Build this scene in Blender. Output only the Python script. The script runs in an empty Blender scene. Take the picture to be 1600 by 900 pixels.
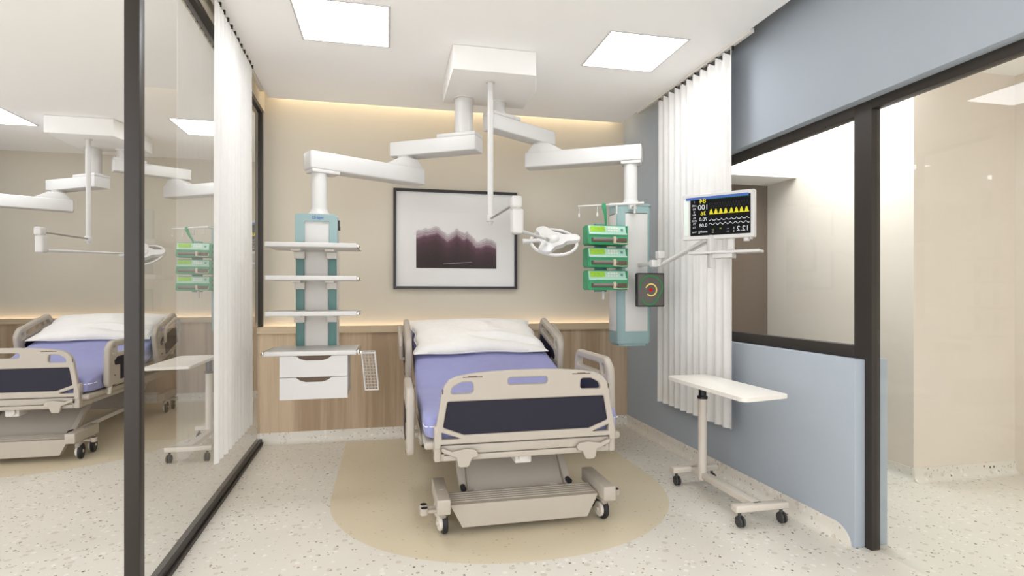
import bpy, bmesh, math, random
from mathutils import Vector, Matrix
random.seed(7)
PI = math.pi
sc = bpy.context.scene
COL = sc.collection

# ------------------------------------------------------------------ materials
def lin(c):
    return tuple(((v/255)/12.92 if v/255 <= .04045 else ((v/255+.055)/1.055)**2.4) for v in c) + (1.0,)

def mat(name, rgb, rough=.5, metal=0., var=.03, scale=9., bump=0., spec=.5, stretch=None, coat=0.):
    m = bpy.data.materials.new(name); m.use_nodes = True
    nt = m.node_tree; N = nt.nodes; L = nt.links
    b = N['Principled BSDF']
    b.inputs['Roughness'].default_value = rough
    b.inputs['Metallic'].default_value = metal
    b.inputs['Specular IOR Level'].default_value = spec
    if coat: b.inputs['Coat Weight'].default_value = coat
    tc = N.new('ShaderNodeTexCoord'); mp = N.new('ShaderNodeMapping')
    L.new(tc.outputs['Object'], mp.inputs[0])
    if stretch: mp.inputs['Scale'].default_value = stretch
    no = N.new('ShaderNodeTexNoise'); no.inputs['Scale'].default_value = scale; no.inputs['Detail'].default_value = 4
    L.new(mp.outputs[0], no.inputs['Vector'])
    rp = N.new('ShaderNodeValToRGB')
    c = lin(rgb)
    rp.color_ramp.elements[0].position = .3; rp.color_ramp.elements[1].position = .7
    rp.color_ramp.elements[0].color = tuple(v*(1-var) for v in c[:3])+(1,)
    rp.color_ramp.elements[1].color = tuple(min(1, v*(1+var)) for v in c[:3])+(1,)
    L.new(no.outputs['Fac'], rp.inputs[0]); L.new(rp.outputs[0], b.inputs['Base Color'])
    if bump:
        bp = N.new('ShaderNodeBump'); bp.inputs['Strength'].default_value = bump; bp.inputs['Distance'].default_value = .004
        L.new(no.outputs['Fac'], bp.inputs['Height']); L.new(bp.outputs[0], b.inputs['Normal'])
    return m

def emit(name, rgb, strength):
    m = bpy.data.materials.new(name); m.use_nodes = True
    nt = m.node_tree; nt.nodes.clear()
    e = nt.nodes.new('ShaderNodeEmission'); o = nt.nodes.new('ShaderNodeOutputMaterial')
    e.inputs[0].default_value = lin(rgb); e.inputs[1].default_value = strength*(.72 if strength < 1.1 else 1)
    nt.links.new(e.outputs[0], o.inputs[0]); return m

def glass_mat(name, tint=(.97, .98, .97), ior=1.45, rough=0.0, boost=1.0):
    m = bpy.data.materials.new(name); m.use_nodes = True
    nt = m.node_tree; N = nt.nodes; L = nt.links; N.clear()
    o = N.new('ShaderNodeOutputMaterial'); mx = N.new('ShaderNodeMixShader')
    t = N.new('ShaderNodeBsdfTransparent'); g = N.new('ShaderNodeBsdfGlossy')
    t.inputs[0].default_value = tint+(1,); g.inputs['Roughness'].default_value = rough
    f = N.new('ShaderNodeFresnel'); f.inputs[0].default_value = ior
    geo = N.new('ShaderNodeNewGeometry')
    inv = N.new('ShaderNodeMath'); inv.operation = 'SUBTRACT'; inv.inputs[0].default_value = boost
    L.new(geo.outputs['Backfacing'], inv.inputs[1])
    mu = N.new('ShaderNodeMath'); mu.operation = 'MULTIPLY'; mu.use_clamp = True
    L.new(f.outputs[0], mu.inputs[0]); L.new(inv.outputs[0], mu.inputs[1])
    L.new(mu.outputs[0], mx.inputs[0]); L.new(t.outputs[0], mx.inputs[1]); L.new(g.outputs[0], mx.inputs[2])
    L.new(mx.outputs[0], o.inputs[0]); return m

def terrazzo(name, ovals=()):
    m = bpy.data.materials.new(name); m.use_nodes = True
    nt = m.node_tree; N = nt.nodes; L = nt.links
    b = N['Principled BSDF']; b.inputs['Roughness'].default_value = .38; b.inputs['Specular IOR Level'].default_value = .35
    tc = N.new('ShaderNodeTexCoord')
    def mth(op, a, c=None, clamp=False):
        n = N.new('ShaderNodeMath'); n.operation = op; n.use_clamp = clamp
        for i, v in enumerate((a, c)):
            if v is None: continue
            if isinstance(v, (int, float)): n.inputs[i].default_value = v
            else: L.new(v, n.inputs[i])
        return n.outputs[0]
    def specks(scale, size, dens):
        wn = N.new('ShaderNodeTexNoise'); wn.inputs['Scale'].default_value = scale*1.3
        ad = N.new('ShaderNodeVectorMath'); ad.operation = 'MULTIPLY_ADD'
        L.new(wn.outputs['Color'], ad.inputs[0]); ad.inputs[1].default_value = (.022,)*3; L.new(tc.outputs['Object'], ad.inputs[2])
        v = N.new('ShaderNodeTexVoronoi'); v.inputs['Scale'].default_value = scale
        L.new(ad.outputs[0], v.inputs['Vector'])
        sp = N.new('ShaderNodeSeparateColor'); L.new(v.outputs['Color'], sp.inputs[0])
        keep = mth('LESS_THAN', sp.outputs[0], dens)
        rad = mth('MULTIPLY', sp.outputs[1], size)
        near = mth('LESS_THAN', v.outputs['Distance'], rad)
        return mth('MULTIPLY', keep, near), sp.outputs[2]
    def mixc(f, a, c):
        n = N.new('ShaderNodeMix'); n.data_type = 'RGBA'
        if isinstance(f, (int, float)): n.inputs[0].default_value = f
        else: L.new(f, n.inputs[0])
        for s, v in ((6, a), (7, c)):
            if isinstance(v, tuple): n.inputs[s].default_value = v
            else: L.new(v, n.inputs[s])
        return n.outputs[2]
    no = N.new('ShaderNodeTexNoise'); no.inputs['Scale'].default_value = 2.2; no.inputs['Detail'].default_value = 5
    L.new(tc.outputs['Object'], no.inputs['Vector'])
    base = mixc(no.outputs['Fac'], lin((214, 208, 196)), lin((226, 220, 209)))
    for scale, size, dens, rgb in ((22, .42, .5, (206, 197, 183)), (34, .5, .5, (231, 227, 219)), (34, .36, .28, (176, 165, 150)),
                                   (30, .27, .16, (98, 88, 80)), (52, .30, .16, (124, 114, 104)), (26, .24, .07, (150, 112, 84))):
        f, r = specks(scale, size, dens)
        base = mixc(f, base, lin(rgb))
    if ovals:
        sx = N.new('ShaderNodeSeparateXYZ'); L.new(tc.outputs['Object'], sx.inputs[0])
        tot = None
        for cx, cy, a, bb, yend in ovals:
            dx = mth('DIVIDE', mth('SUBTRACT', sx.outputs[0], cx), a)
            dy = mth('DIVIDE', mth('MINIMUM', mth('SUBTRACT', sx.outputs[1], cy), 0.0), bb)
            r2 = mth('ADD', mth('POWER', mth('ABSOLUTE', dx), 2.15), mth('POWER', mth('ABSOLUTE', dy), 2.15))
            ins = mth('MULTIPLY', mth('LESS_THAN', r2, 1.0), mth('LESS_THAN', sx.outputs[1], yend))
            tot = ins if tot is None else mth('MAXIMUM', tot, ins)
        f, r = specks(34, .30, .35)
        ov = mixc(no.outputs['Fac'], lin((211, 197, 169)), lin((218, 206, 180)))
        ov = mixc(mth('MULTIPLY', f, .35), ov, lin((150, 132, 100)))
        base = mixc(tot, base, ov)
    L.new(base, b.inputs['Base Color']); return m

def wood(name, rgb1, rgb2):
    m = bpy.data.materials.new(name); m.use_nodes = True
    nt = m.node_tree; N = nt.nodes; L = nt.links
    b = N['Principled BSDF']; b.inputs['Roughness'].default_value = .5; b.inputs['Specular IOR Level'].default_value = .3
    tc = N.new('ShaderNodeTexCoord'); mp = N.new('ShaderNodeMapping'); mp.inputs['Scale'].default_value = (9, 9, .35)
    L.new(tc.outputs['Object'], mp.inputs[0])
    n1 = N.new('ShaderNodeTexNoise'); n1.inputs['Scale'].default_value = 1.6; n1.inputs['Detail'].default_value = 6; n1.inputs['Roughness'].default_value = .65
    L.new(mp.outputs[0], n1.inputs['Vector'])
    mp2 = N.new('ShaderNodeMapping'); mp2.inputs['Scale'].default_value = (3.1, 3.1, .02); L.new(tc.outputs['Object'], mp2.inputs[0])
    n2 = N.new('ShaderNodeTexNoise'); n2.inputs['Scale'].default_value = 1.0; n2.inputs['Detail'].default_value = 1; L.new(mp2.outputs[0], n2.inputs['Vector'])
    mx = N.new('ShaderNodeMath'); mx.operation = 'ADD'; L.new(n1.outputs['Fac'], mx.inputs[0]); L.new(n2.outputs['Fac'], mx.inputs[1])
    rp = N.new('ShaderNodeValToRGB'); rp.color_ramp.elements[0].position = .72; rp.color_ramp.elements[1].position = 1.0
    hv = N.new('ShaderNodeMath'); hv.operation = 'MULTIPLY_ADD'; hv.inputs[1].default_value = .8; hv.inputs[2].default_value = .06
    L.new(mx.outputs[0], hv.inputs[0]); L.new(hv.outputs[0], rp.inputs[0])
    rp.color_ramp.elements[0].color = lin(rgb1); rp.color_ramp.elements[1].color = lin(rgb2)
    L.new(rp.outputs[0], b.inputs['Base Color']); return m

def fabric_mat(name, rgb, translucent=0., wr=0., wscale=5.):
    m = mat(name, rgb, .9, var=.02, scale=14., spec=.15)
    nt = m.node_tree; N = nt.nodes; L = nt.links; b = N['Principled BSDF']
    b.inputs['Sheen Weight'].default_value = .15
    if wr:
        no = N.new('ShaderNodeTexNoise'); no.inputs['Scale'].default_value = wscale; no.inputs['Detail'].default_value = 3; no.inputs['Distortion'].default_value = .8
        tc = N.new('ShaderNodeTexCoord'); L.new(tc.outputs['Object'], no.inputs['Vector'])
        bp = N.new('ShaderNodeBump'); bp.inputs['Strength'].default_value = wr; bp.inputs['Distance'].default_value = .03
        L.new(no.outputs['Fac'], bp.inputs['Height']); L.new(bp.outputs[0], b.inputs['Normal'])
    if translucent:
        o = N['Material Output']; mx = N.new('ShaderNodeMixShader'); t = N.new('ShaderNodeBsdfTranslucent')
        t.inputs[0].default_value = lin(rgb); mx.inputs[0].default_value = translucent
        L.new(b.outputs[0], mx.inputs[1]); L.new(t.outputs[0], mx.inputs[2]); L.new(mx.outputs[0], o.inputs[0])
    return m

WB = (206, 197, 180)
M = dict(
    wall=mat('beige_paint', WB, .85, var=.012, scale=3, spec=.2),
    corridor=mat('corridor_paint', (220, 209, 195), .85, var=.012, scale=3, spec=.2),
    dark_wall=mat('umber_paint', (102, 87, 74), .8, var=.02, scale=3, spec=.2),
    white_wall=mat('white_paint', (240, 238, 234), .85, var=.01, scale=3, spec=.2),
    ceiling=mat('ceiling_paint', (252, 250, 248), .9, var=.008, scale=2, spec=.15),
    blue=mat('blue_paint', (166, 173, 181), .75, var=.015, scale=2.5, spec=.25),
    floor=terrazzo('terrazzo_floor', ((.765, 3.85, 1.13, 1.14, 5.26), (-2.93, 5.93, 1.13, 1.14, 7.62))),
    base=terrazzo('terrazzo_base'),
    wood=wood('pale_oak', (164, 140, 113), (196, 174, 147)),
    ledge=mat('ledge_oak_lit', (196, 175, 147), .5, var=.05, scale=2, stretch=(.5, 30, 30), spec=.3),  # same oak as the panelling, its colour lightened to set off the lit edge
    frame=mat('bronze_metal', (50, 44, 39), .45, .25, var=.05, scale=4),
    black=mat('black_plastic', (22, 21, 22), .45, var=.06),
    cream=mat('cream_plastic', (177, 167, 154), .42, var=.012),
    white=mat('white_enamel', (204, 201, 197), .38, var=.01),
    hood=mat('hood_enamel', (236, 233, 229), .5, var=.01, spec=.3),
    offwhite=mat('grey_enamel', (222, 216, 208), .45, var=.012),
    teal=mat('teal_plastic', (140, 164, 163), .42, var=.02),
    teal_dark=mat('teal_rail', (98, 138, 132), .42, var=.02),
    navy=mat('navy_laminate', (28, 25, 40), .5, var=.03, spec=.3),
    mattress=fabric_mat('lavender_sheet', (148, 149, 192), wr=.12, wscale=2.6),
    strap=mat('white_strap', (226, 226, 238), .7),
    pillow=fabric_mat('white_cotton', (230, 226, 221), wr=.35, wscale=4.2),
    curtain=fabric_mat('white_curtain', (229, 226, 222), translucent=.12),
    steel=mat('brushed_steel', (176, 174, 170), .3, .9, var=.05, scale=20),
    chrome=mat('chrome', (205, 200, 190), .22, .95, var=.03),
    green=mat('green_plastic', (58, 152, 104), .42, var=.03),
    green_pale=mat('pale_green_plastic', (166, 203, 184), .42, var=.02),
    lcd=mat('lime_display', (150, 196, 58), .3, var=.12, scale=60),
    grey=mat('grey_plastic', (120, 112, 104), .45, var=.05),
    dark_gap=mat('brown_recess', (96, 78, 64), .7, var=.04),
    tan=mat('tan_plastic', (196, 178, 156), .5),
    wheel=mat('tyre_rubber', (26, 24, 26), .6, var=.08),
    caster=mat('grey_tyre', (58, 56, 54), .55, var=.06),
    hub=mat('hub_plastic', (216, 208, 196), .4),
    table=mat('table_laminate', (226, 220, 211), .4, var=.01),
    table_leg=mat('table_enamel', (206, 196, 183), .45, var=.015),
    glass=glass_mat('clear_glass'),
    glass_soft=glass_mat('partition_glass', (.965, .965, .96), 1.42),
    lens=glass_mat('lamp_lens', (.80, .79, .78), 1.45, .15),
    mount_paper=mat('passepartout', (226, 223, 219), .8, var=.006, scale=5),
    frame_black=mat('black_frame', (24, 18, 15), .4, var=.06),
    light=emit('light_panel', (246, 250, 255), 11.0),
    cove=emit('warm_strip', (255, 236, 204), 9.0),
    cove_low=emit('warm_ledge_strip', (255, 236, 208), 6.0),
    screen=mat('screen_black', (7, 7, 8), .5, var=.1, spec=.12),
    s_yellow=emit('screen_yellow', (238, 226, 60), 1.0),
    s_white=emit('screen_white', (235, 238, 240), .95),
    s_grey=emit('screen_grey', (112, 112, 118), .8),
    s_green=emit('screen_green', (42, 110, 62), .9),
    s_lime=emit('screen_lime', (186, 196, 92), .9),
    s_blue=emit('screen_blue', (92, 124, 196), .9),
    d_green=emit('curve_green', (48, 150, 80), .9),
    d_yellow=emit('curve_yellow', (240, 214, 120), .95),
    d_red=emit('curve_red', (206, 38, 40), .9),
    display=mat('display_grey', (86, 80, 76), .35, var=.04),
    key_pale=mat('key_plastic', (218, 228, 218), .5),
    logo=mat('logo_blue', (40, 84, 176), .5),
    small_text=mat('grey_print', (150, 146, 142), .6),
)

def art_mat():
    m = bpy.data.materials.new('mountain_print'); m.use_nodes = True
    nt = m.node_tree; N = nt.nodes; L = nt.links
    b = N['Principled BSDF']; b.inputs['Roughness'].default_value = .6; b.inputs['Specular IOR Level'].default_value = .2
    tc = N.new('ShaderNodeTexCoord'); sp = N.new('ShaderNodeSeparateXYZ'); L.new(tc.outputs['Object'], sp.inputs[0])
    def mm(op, a, c, d=None):
        n = N.new('ShaderNodeMath'); n.operation = op
        for i, v in enumerate((a, c, d)):
            if v is None: continue
            if isinstance(v, (int, float)): n.inputs[i].default_value = v
            else: L.new(v, n.inputs[i])
        return n.outputs[0]
    xn = mm('MULTIPLY_ADD', sp.outputs[0], 1/.779, .497); zn = mm('MULTIPLY_ADD', sp.outputs[2], 1/.535, .514)
    fc = N.new('ShaderNodeFloatCurve'); L.new(xn, fc.inputs['Value'])
    cv = fc.mapping.curves[0]
    pts = [(0, .66), (.10, .705), (.17, .71), (.245, .755), (.31, .69), (.385, .60), (.45, .66), (.50, .725), (.56, .66), (.60, .64), (.625, .675), (.68, .60), (.745, .50), (.80, .505), (.87, .545), (.93, .54), (1, .48)]
    cv.points[0].location = pts[0]; cv.points[1].location = pts[-1]
    for p in pts[1:-1]: cv.points.new(*p)
    for p in cv.points: p.handle_type = 'VECTOR'
    fc.mapping.update()
    n2 = N.new('ShaderNodeTexNoise'); n2.inputs['Scale'].default_value = 26; n2.inputs['Detail'].default_value = 5; L.new(tc.outputs['Object'], n2.inputs['Vector'])
    h = mm('SUBTRACT', zn, fc.outputs[0])
    h = mm('ADD', h, mm('MULTIPLY_ADD', n2.outputs['Fac'], .07, -.035))
    f = mm('MULTIPLY_ADD', h, 1.0, .75)
    rp = N.new('ShaderNodeValToRGB'); L.new(f, rp.inputs[0])
    e = rp.color_ramp.elements
    e[0].position = 0; e[0].color = lin((58, 50, 48)); e[1].position = 1; e[1].color = lin((228, 225, 221))
    for p, c in ((.25, (62, 52, 52)), (.48, (80, 60, 64)), (.585, (98, 72, 80)), (.625, (128, 102, 110)), (.655, (172, 154, 160)), (.675, (150, 132, 138)),
                 (.695, (190, 178, 180)), (.712, (160, 146, 148)), (.73, (206, 199, 197)), (.742, (182, 173, 173)), (.757, (224, 220, 217)), (.80, (228, 225, 221))):
        q = e.new(p); q.color = lin(c)
    L.new(rp.outputs[0], b.inputs['Base Color']); return m
M['art'] = art_mat()

# ------------------------------------------------------------------ mesh tools
class MB:
    def __init__(s): s.bm = bmesh.new()
    def _bev(s, vs, bev, seg):
        if bev > 0:
            es = {e for v in vs for e in v.link_edges}
            bmesh.ops.bevel(s.bm, geom=list(es), offset=bev, segments=seg, affect='EDGES', profile=.5, clamp_overlap=True)
    def box(s, x0, x1, y0, y1, z0, z1, bev=0., seg=2, mx=None):
        m = Matrix.Translation(((x0+x1)/2, (y0+y1)/2, (z0+z1)/2)) @ Matrix.Diagonal((abs(x1-x0), abs(y1-y0), abs(z1-z0), 1))
        if mx is not None: m = mx @ m
        r = bmesh.ops.create_cube(s.bm, size=1, matrix=m); s._bev(r['verts'], bev, seg); return s
    def beam(s, p, q, w, z0, z1, bev=0., seg=2):
        p = Vector((p[0], p[1], 0)); q = Vector((q[0], q[1], 0)); d = q-p
        mx = Matrix.Translation(p) @ Matrix.Rotation(math.atan2(d.y, d.x), 4, 'Z')
        return s.box(0, d.length, -w/2, w/2, z0, z1, bev, seg, mx)
    def prism(s, poly, z0, z1, bev=0., mx=None):
        mx = mx or Matrix()
        a = [s.bm.verts.new(mx @ Vector((x, y, z0))) for x, y in poly]
        b = [s.bm.verts.new(mx @ Vector((x, y, z1))) for x, y in poly]
        n = len(poly)
        s.bm.faces.new(a[::-1]); s.bm.faces.new(b)
        for i in range(n): s.bm.faces.new((a[i], a[(i+1) % n], b[(i+1) % n], b[i]))
        s._bev(a+b, bev, 2); return s
    def tube(s, pts, r, seg=10, closed=False):
        pts = [Vector(p) for p in pts]; n = len(pts); rings = []
        rr = r if isinstance(r, (list, tuple)) else [r]*n
        up = None
        for i, p in enumerate(pts):
            if closed: t = (pts[(i+1) % n]-pts[i-1]).normalized()
            else: t = (pts[min(i+1, n-1)]-pts[max(i-1, 0)]).normalized()
            if up is None:
                up = Vector((0, 0, 1)) if abs(t.z) < .9 else Vector((1, 0, 0))
            u = (up - t*up.dot(t)).normalized(); v = t.cross(u); up = u
            rings.append([s.bm.verts.new(p + (u*math.cos(2*PI*k/seg)+v*math.sin(2*PI*k/seg))*rr[i]) for k in range(seg)])
        for i in range(n if closed else n-1):
            A, B = rings[i], rings[(i+1) % n]
            for k in range(seg): s.bm.faces.new((A[k], A[(k+1) % seg], B[(k+1) % seg], B[k]))
        if not closed:
            s.bm.faces.new(rings[0][::-1]); s.bm.faces.new(rings[-1])
        return s
    def cyl(s, p, q, r, seg=20, r2=None): return s.tube([p, q], [r, r if r2 is None else r2], seg)
    def lathe(s, prof, c=(0, 0, 0), seg=28, mx=None):
        mx = mx or Matrix.Translation(c); rings = []
        for r, z in prof:
            rings.append([s.bm.verts.new(mx @ Vector((r*math.cos(2*PI*k/seg), r*math.sin(2*PI*k/seg), z))) for k in range(seg)])
        for A, B in zip(rings, rings[1:]):
            for k in range(seg): s.bm.faces.new((A[k], A[(k+1) % seg], B[(k+1) % seg], B[k]))
        s.bm.faces.new(rings[0][::-1]); s.bm.faces.new(rings[-1]); return s
    def ball(s, c, r, sx=1, sy=1, sz=1, seg=16):
        bmesh.ops.create_uvsphere(s.bm, u_segments=seg, v_segments=seg//2+2, radius=r,
                                  matrix=Matrix.Translation(c) @ Matrix.Diagonal((sx, sy, sz, 1))); return s
    def grid(s, rows, close_u=False, caps=False):
        R = [[s.bm.verts.new(p) for p in row] for row in rows]
        n = len(R[0])
        for A, B in zip(R, R[1:]):
            for k in range(n if close_u else n-1):
                s.bm.faces.new((A[k], A[(k+1) % n], B[(k+1) % n], B[k]))
        if caps: s.bm.faces.new(R[0][::-1]); s.bm.faces.new(R[-1])
        return s
    def add_mesh(s, me, mx=None):
        if mx is not None: me.transform(mx)
        s.bm.from_mesh(me); bpy.data.meshes.remove(me); return s
    def build(s, name, m, parent=None, sharp=.55, **kw):
        bm = s.bm
        bmesh.ops.recalc_face_normals(bm, faces=bm.faces[:])
        for f in bm.faces: f.smooth = True
        for e in bm.edges:
            if len(e.link_faces) == 2: e.smooth = e.calc_face_angle(0) < sharp
        me = bpy.data.meshes.new(name); bm.to_mesh(me); bm.free()
        me.materials.append(M[m] if isinstance(m, str) else m)
        o = bpy.data.objects.new(name, me); COL.objects.link(o)
        if parent is not None: o.parent = parent
        for k, v in kw.items(): o[k] = v
        return o

def fillet(pts, r, n=5):
    out = []; N_ = len(pts)
    for i in range(N_):
        p = Vector(pts[i]); a = Vector(pts[i-1]); b = Vector(pts[(i+1) % N_])
        ri = r[i] if isinstance(r, (list, tuple)) else r
        u = (a-p); v = (b-p); la, lb = u.length, v.length; u.normalize(); v.normalize()
        ang = u.angle(v); d = min(ri/math.tan(ang/2), la*.48, lb*.48)
        A = p+u*d; B = p+v*d
        for k in range(n+1):
            t = k/n; q = A*(1-t)**2 + p*2*t*(1-t) + B*t*t
            out.append((q.x, q.y))
    return out

def eval_curve(cu):
    o = bpy.data.objects.new('tmp', cu); COL.objects.link(o)
    dg = bpy.context.evaluated_depsgraph_get(); dg.update()
    me = bpy.data.meshes.new_from_object(o.evaluated_get(dg), depsgraph=dg)
    bpy.data.objects.remove(o); bpy.data.curves.remove(cu); return me

def plate(outlines, depth, bev=0.):
    """2D outlines (first outer, rest holes) -> slab mesh centred on z=0 of its own XY plane"""
    cu = bpy.data.curves.new('tmp', 'CURVE'); cu.dimensions = '2D'; cu.fill_mode = 'BOTH'
    for pts in outlines:
        sp = cu.splines.new('POLY'); sp.points.add(len(pts)-1); sp.use_cyclic_u = True
        for q, (x, y) in zip(sp.points, pts): q.co = (x, y, 0, 1)
    cu.extrude = max(depth/2-bev, 0); cu.bevel_depth = bev; cu.bevel_resolution = 2; cu.offset = -bev
    return eval_curve(cu)

def text_mesh(t, size, ext=.0004, align='CENTER'):
    cu = bpy.data.curves.new('tmp', 'FONT'); cu.body = t; cu.size = size; cu.extrude = ext
    cu.align_x = align; cu.align_y = 'CENTER'; return eval_curve(cu)

XZ = Matrix.Rotation(PI/2, 4, 'X')            # plate XY -> XZ, facing -y
YZ = Matrix(((0, 0, 1, 0), (1, 0, 0, 0), (0, 1, 0, 0), (0, 0, 0, 1)))   # plate (x,y) -> (y,z)

def thing(name, label, cat, loc=(0, 0, 0), rz=0., group=None):
    o = bpy.data.objects.new(name, None); COL.objects.link(o); o.empty_display_size = .1
    o.location = loc; o.rotation_euler = (0, 0, rz); o['label'] = label; o['category'] = cat
    if group: o['group'] = group
    return o
def tag(o, label, cat, group=None):
    o['label'] = label; o['category'] = cat
    if group: o['group'] = group
    return o
def struct(mb, name, m, parent=None, label=None):
    o = mb.build(name, m, parent)
    if parent is None: o['kind'] = 'structure'
    return o
def kids(o): return [c for c in bpy.data.objects if c.parent is o]
def copy_tree(o, delta, label, skip=(), parent=None):
    c = o.copy(); COL.objects.link(c)
    if parent is None:
        c.location = o.location + Vector(delta); c['label'] = label
    else: c.parent = parent
    for ch in kids(o):
        if ch.name.split('.')[0] not in skip: copy_tree(ch, delta, label, skip, c)
    return c

def inside(mb, loc, rz=0.):
    """bring mesh built in world coordinates into the local frame of a thing at loc"""
    mx = (Matrix.Translation(loc) @ Matrix.Rotation(rz, 4, 'Z')).inverted()
    bmesh.ops.transform(mb.bm, matrix=mx, verts=mb.bm.verts[:]); return mb

# ------------------------------------------------------------------ setting
CZ = 3.05
struct(MB().box(-9.5, 7.5, -3.2, 9.0, -.12, 0), 'floor', 'floor')
def sk(y): return -.032*(y-2.95)            # the glass wall stands a little askew
cl = MB()
cl.prism([(-.945+sk(-.5), -.5), (2.28, -.5), (2.28, 5.19), (-.945+sk(5.19), 5.19)], CZ, CZ+.03)
struct(cl, 'ceiling', 'ceiling')
struct(MB().box(-1.3, 2.7, -.5, 5.6, 3.26, 3.34), 'ceiling_slab', 'ceiling')
cn = MB(); cn.prism([(-9.5, .2), (-1.11+sk(.2), .2), (-1.12+sk(7.9), 7.9), (-9.5, 7.9)], CZ, CZ+.06)
struct(cn, 'ceiling_neighbour', 'ceiling')
# back wall of this room
struct(MB().box(-1.13, 2.62, 5.42, 5.56, 0, 3.26), 'wall_back', 'wall')
w = MB(); w.box(-1.135, 2.41, 5.34, 5.42, .095, .9849); struct(w, 'trim_1', 'wood')
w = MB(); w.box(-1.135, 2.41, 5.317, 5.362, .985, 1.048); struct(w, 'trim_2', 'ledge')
# neighbouring room
struct(MB().box(-9.5, -1.16, 7.77, 7.9, 0, 3.06), 'wall_neighbour_back', 'wall')
w = MB(); w.box(-9.5, -1.16, 7.69, 7.77, .095, .9849); struct(w, 'trim_3', 'wood')
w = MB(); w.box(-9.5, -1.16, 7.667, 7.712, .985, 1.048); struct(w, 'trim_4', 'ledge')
struct(MB().box(-1.16, -1.06, 5.56, 7.9, 0, 3.06), 'wall_neighbour_right', 'wall')
struct(MB().box(-4.95, -4.78, 5.9, 7.77, 0, 3.06), 'wall_light_blocker', 'blue')  # unseen wall added, then shortened, to temper world light in the neighbouring room
# right wall: solid back stretch, low wall, upper wall
rw = MB(); rw.box(2.41, 2.62, 3.95, 5.42, 0, 3.26); struct(rw, 'wall_right', 'blue')
rw = MB(); rw.box(2.41, 2.62, 2.48, 3.95, 0, .997, .004); struct(rw, 'wall_right_low', 'blue')
rw = MB(); rw.box(2.41, 2.62, .2, 3.95, 2.365, 3.26, .003); struct(rw, 'wall_right_upper', 'blue')
# coved terrazzo skirting
def cove_base(p, q, n, h=.098, r=.05, lead=0):
    """skirting from p to q along a wall face, curving out into the floor on side n"""
    prof = [(0, 0), (r, 0)] + [(r-r*math.sin(a), r-r*math.cos(a)) for a in [PI/2*k/7 for k in range(1, 8)]]
    prof = [(0, -.002), (r, -.002), (r, .0015)] + [(.006+(r-.006)*(1-math.sin(a)), .0015+(r-.006)*(1-math.cos(a))) for a in [PI/2*k/8 for k in range(1, 9)]] + [(.006, h), (0, h)]
    p = Vector(p); q = Vector(q); n = Vector(n); mb = MB()
    mb.grid([[Vector((e.x+n.x*a, e.y+n.y*a, b)) for a, b in prof] for e in (p, q)], True, True)
    return mb
struct(cove_base((-1.135, 5.34), (2.41, 5.34), (0, -1)), 'baseboard_back', 'base')
bb = cove_base((2.41, 2.62), (2.41, 5.34), (-1, 0))
prof = [(.05*math.cos(a)-.0, .098*math.sin(a)) for a in [PI/2*k/8 for k in range(9)]]
end = [[Vector((2.41-x, 2.62, z)) for x, z in ((.05, 0), (.05, .0015), (.02, .03), (.006, .05), (.006, .098), (0, .098), (0, 0))]]
bb.prism([(2.50+.0, 0)]+[(2.50+.12*(1-math.cos(a)), .098*math.sin(a)) for a in [PI/2*k/8 for k in range(1, 9)]]+[(2.62, 0)], 2.404, 2.41,
         mx=Matrix(((0, 0, 1, 0), (1, 0, 0, 0), (0, 1, 0, 0), (0, 0, 0, 1))))
struct(bb, 'baseboard_right', 'base')
struct(cove_base((-9.5, 7.69), (-1.16, 7.69), (0, -1)), 'baseboard_neighbour', 'base')

# corridor beyond the right wall
struct(MB().box(3.67, 4.62, 3.26, 5.2, 0, 3.0), 'wall_corridor', 'corridor')
struct(MB().box(4.60, 4.75, -2.5, 3.26, 0, 3.0), 'wall_corridor_right', 'corridor')  # unseen run towards the viewer lengthened to hold back world light
struct(MB().box(2.62, 3.67, 4.83, 4.95, 0, 3.0), 'wall_corridor_back', 'dark_wall')
struct(MB().box(2.62, 3.67, 4.43, 4.83, 2.41, 3.0), 'wall_corridor_bulkhead', 'white_wall')
struct(MB().box(2.62, 4.75, -2.5, 5.2, 2.98, 3.05), 'ceiling_corridor', 'ceiling')  # also lengthened out of view to keep world light off the corridor floor
struct(cove_base((3.67, 3.26), (3.67, 4.83), (-1, 0)), 'baseboard_corridor', 'base')
struct(cove_base((3.67, 3.26), (4.60, 3.26), (0, -1)), 'baseboard_corridor_front', 'base')

# glass partition on the left
pw = thing('window_1', 'tall clear glass partition in dark bronze frame on the left of the room', 'window', (-1.03, 2.61, 0), math.atan2(1, -.032)-PI/2)
pw['kind'] = 'structure'
Lp = 2.74
MB().box(-.04, .035, 0, Lp, 0, .022).box(-.028, .022, 0, Lp, .022, .05, .003).build('sill_rail', 'frame', pw)
MB().box(-.035, .03, 0, Lp, 2.945, 2.985, .003).build('head_rail', 'frame', pw)
MB().box(-.03, .027, -.028, .028, 0, 2.985, .003).build('post', 'frame', pw)
MB().box(-.03, .03, Lp-.05, Lp+.01, 1.05, 2.985, .003).build('post', 'frame', pw)
MB().box(.004, .012, .028, Lp-.05, .05, 2.945).build('pane', 'glass_soft', pw)
hd = MB().box(-1.10, -1.0, -.2, 5.42, 2.985, 3.26)
for v in hd.bm.verts: v.co.x += sk(v.co.y)-.01
struct(hd, 'wall_left', 'wall')

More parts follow.
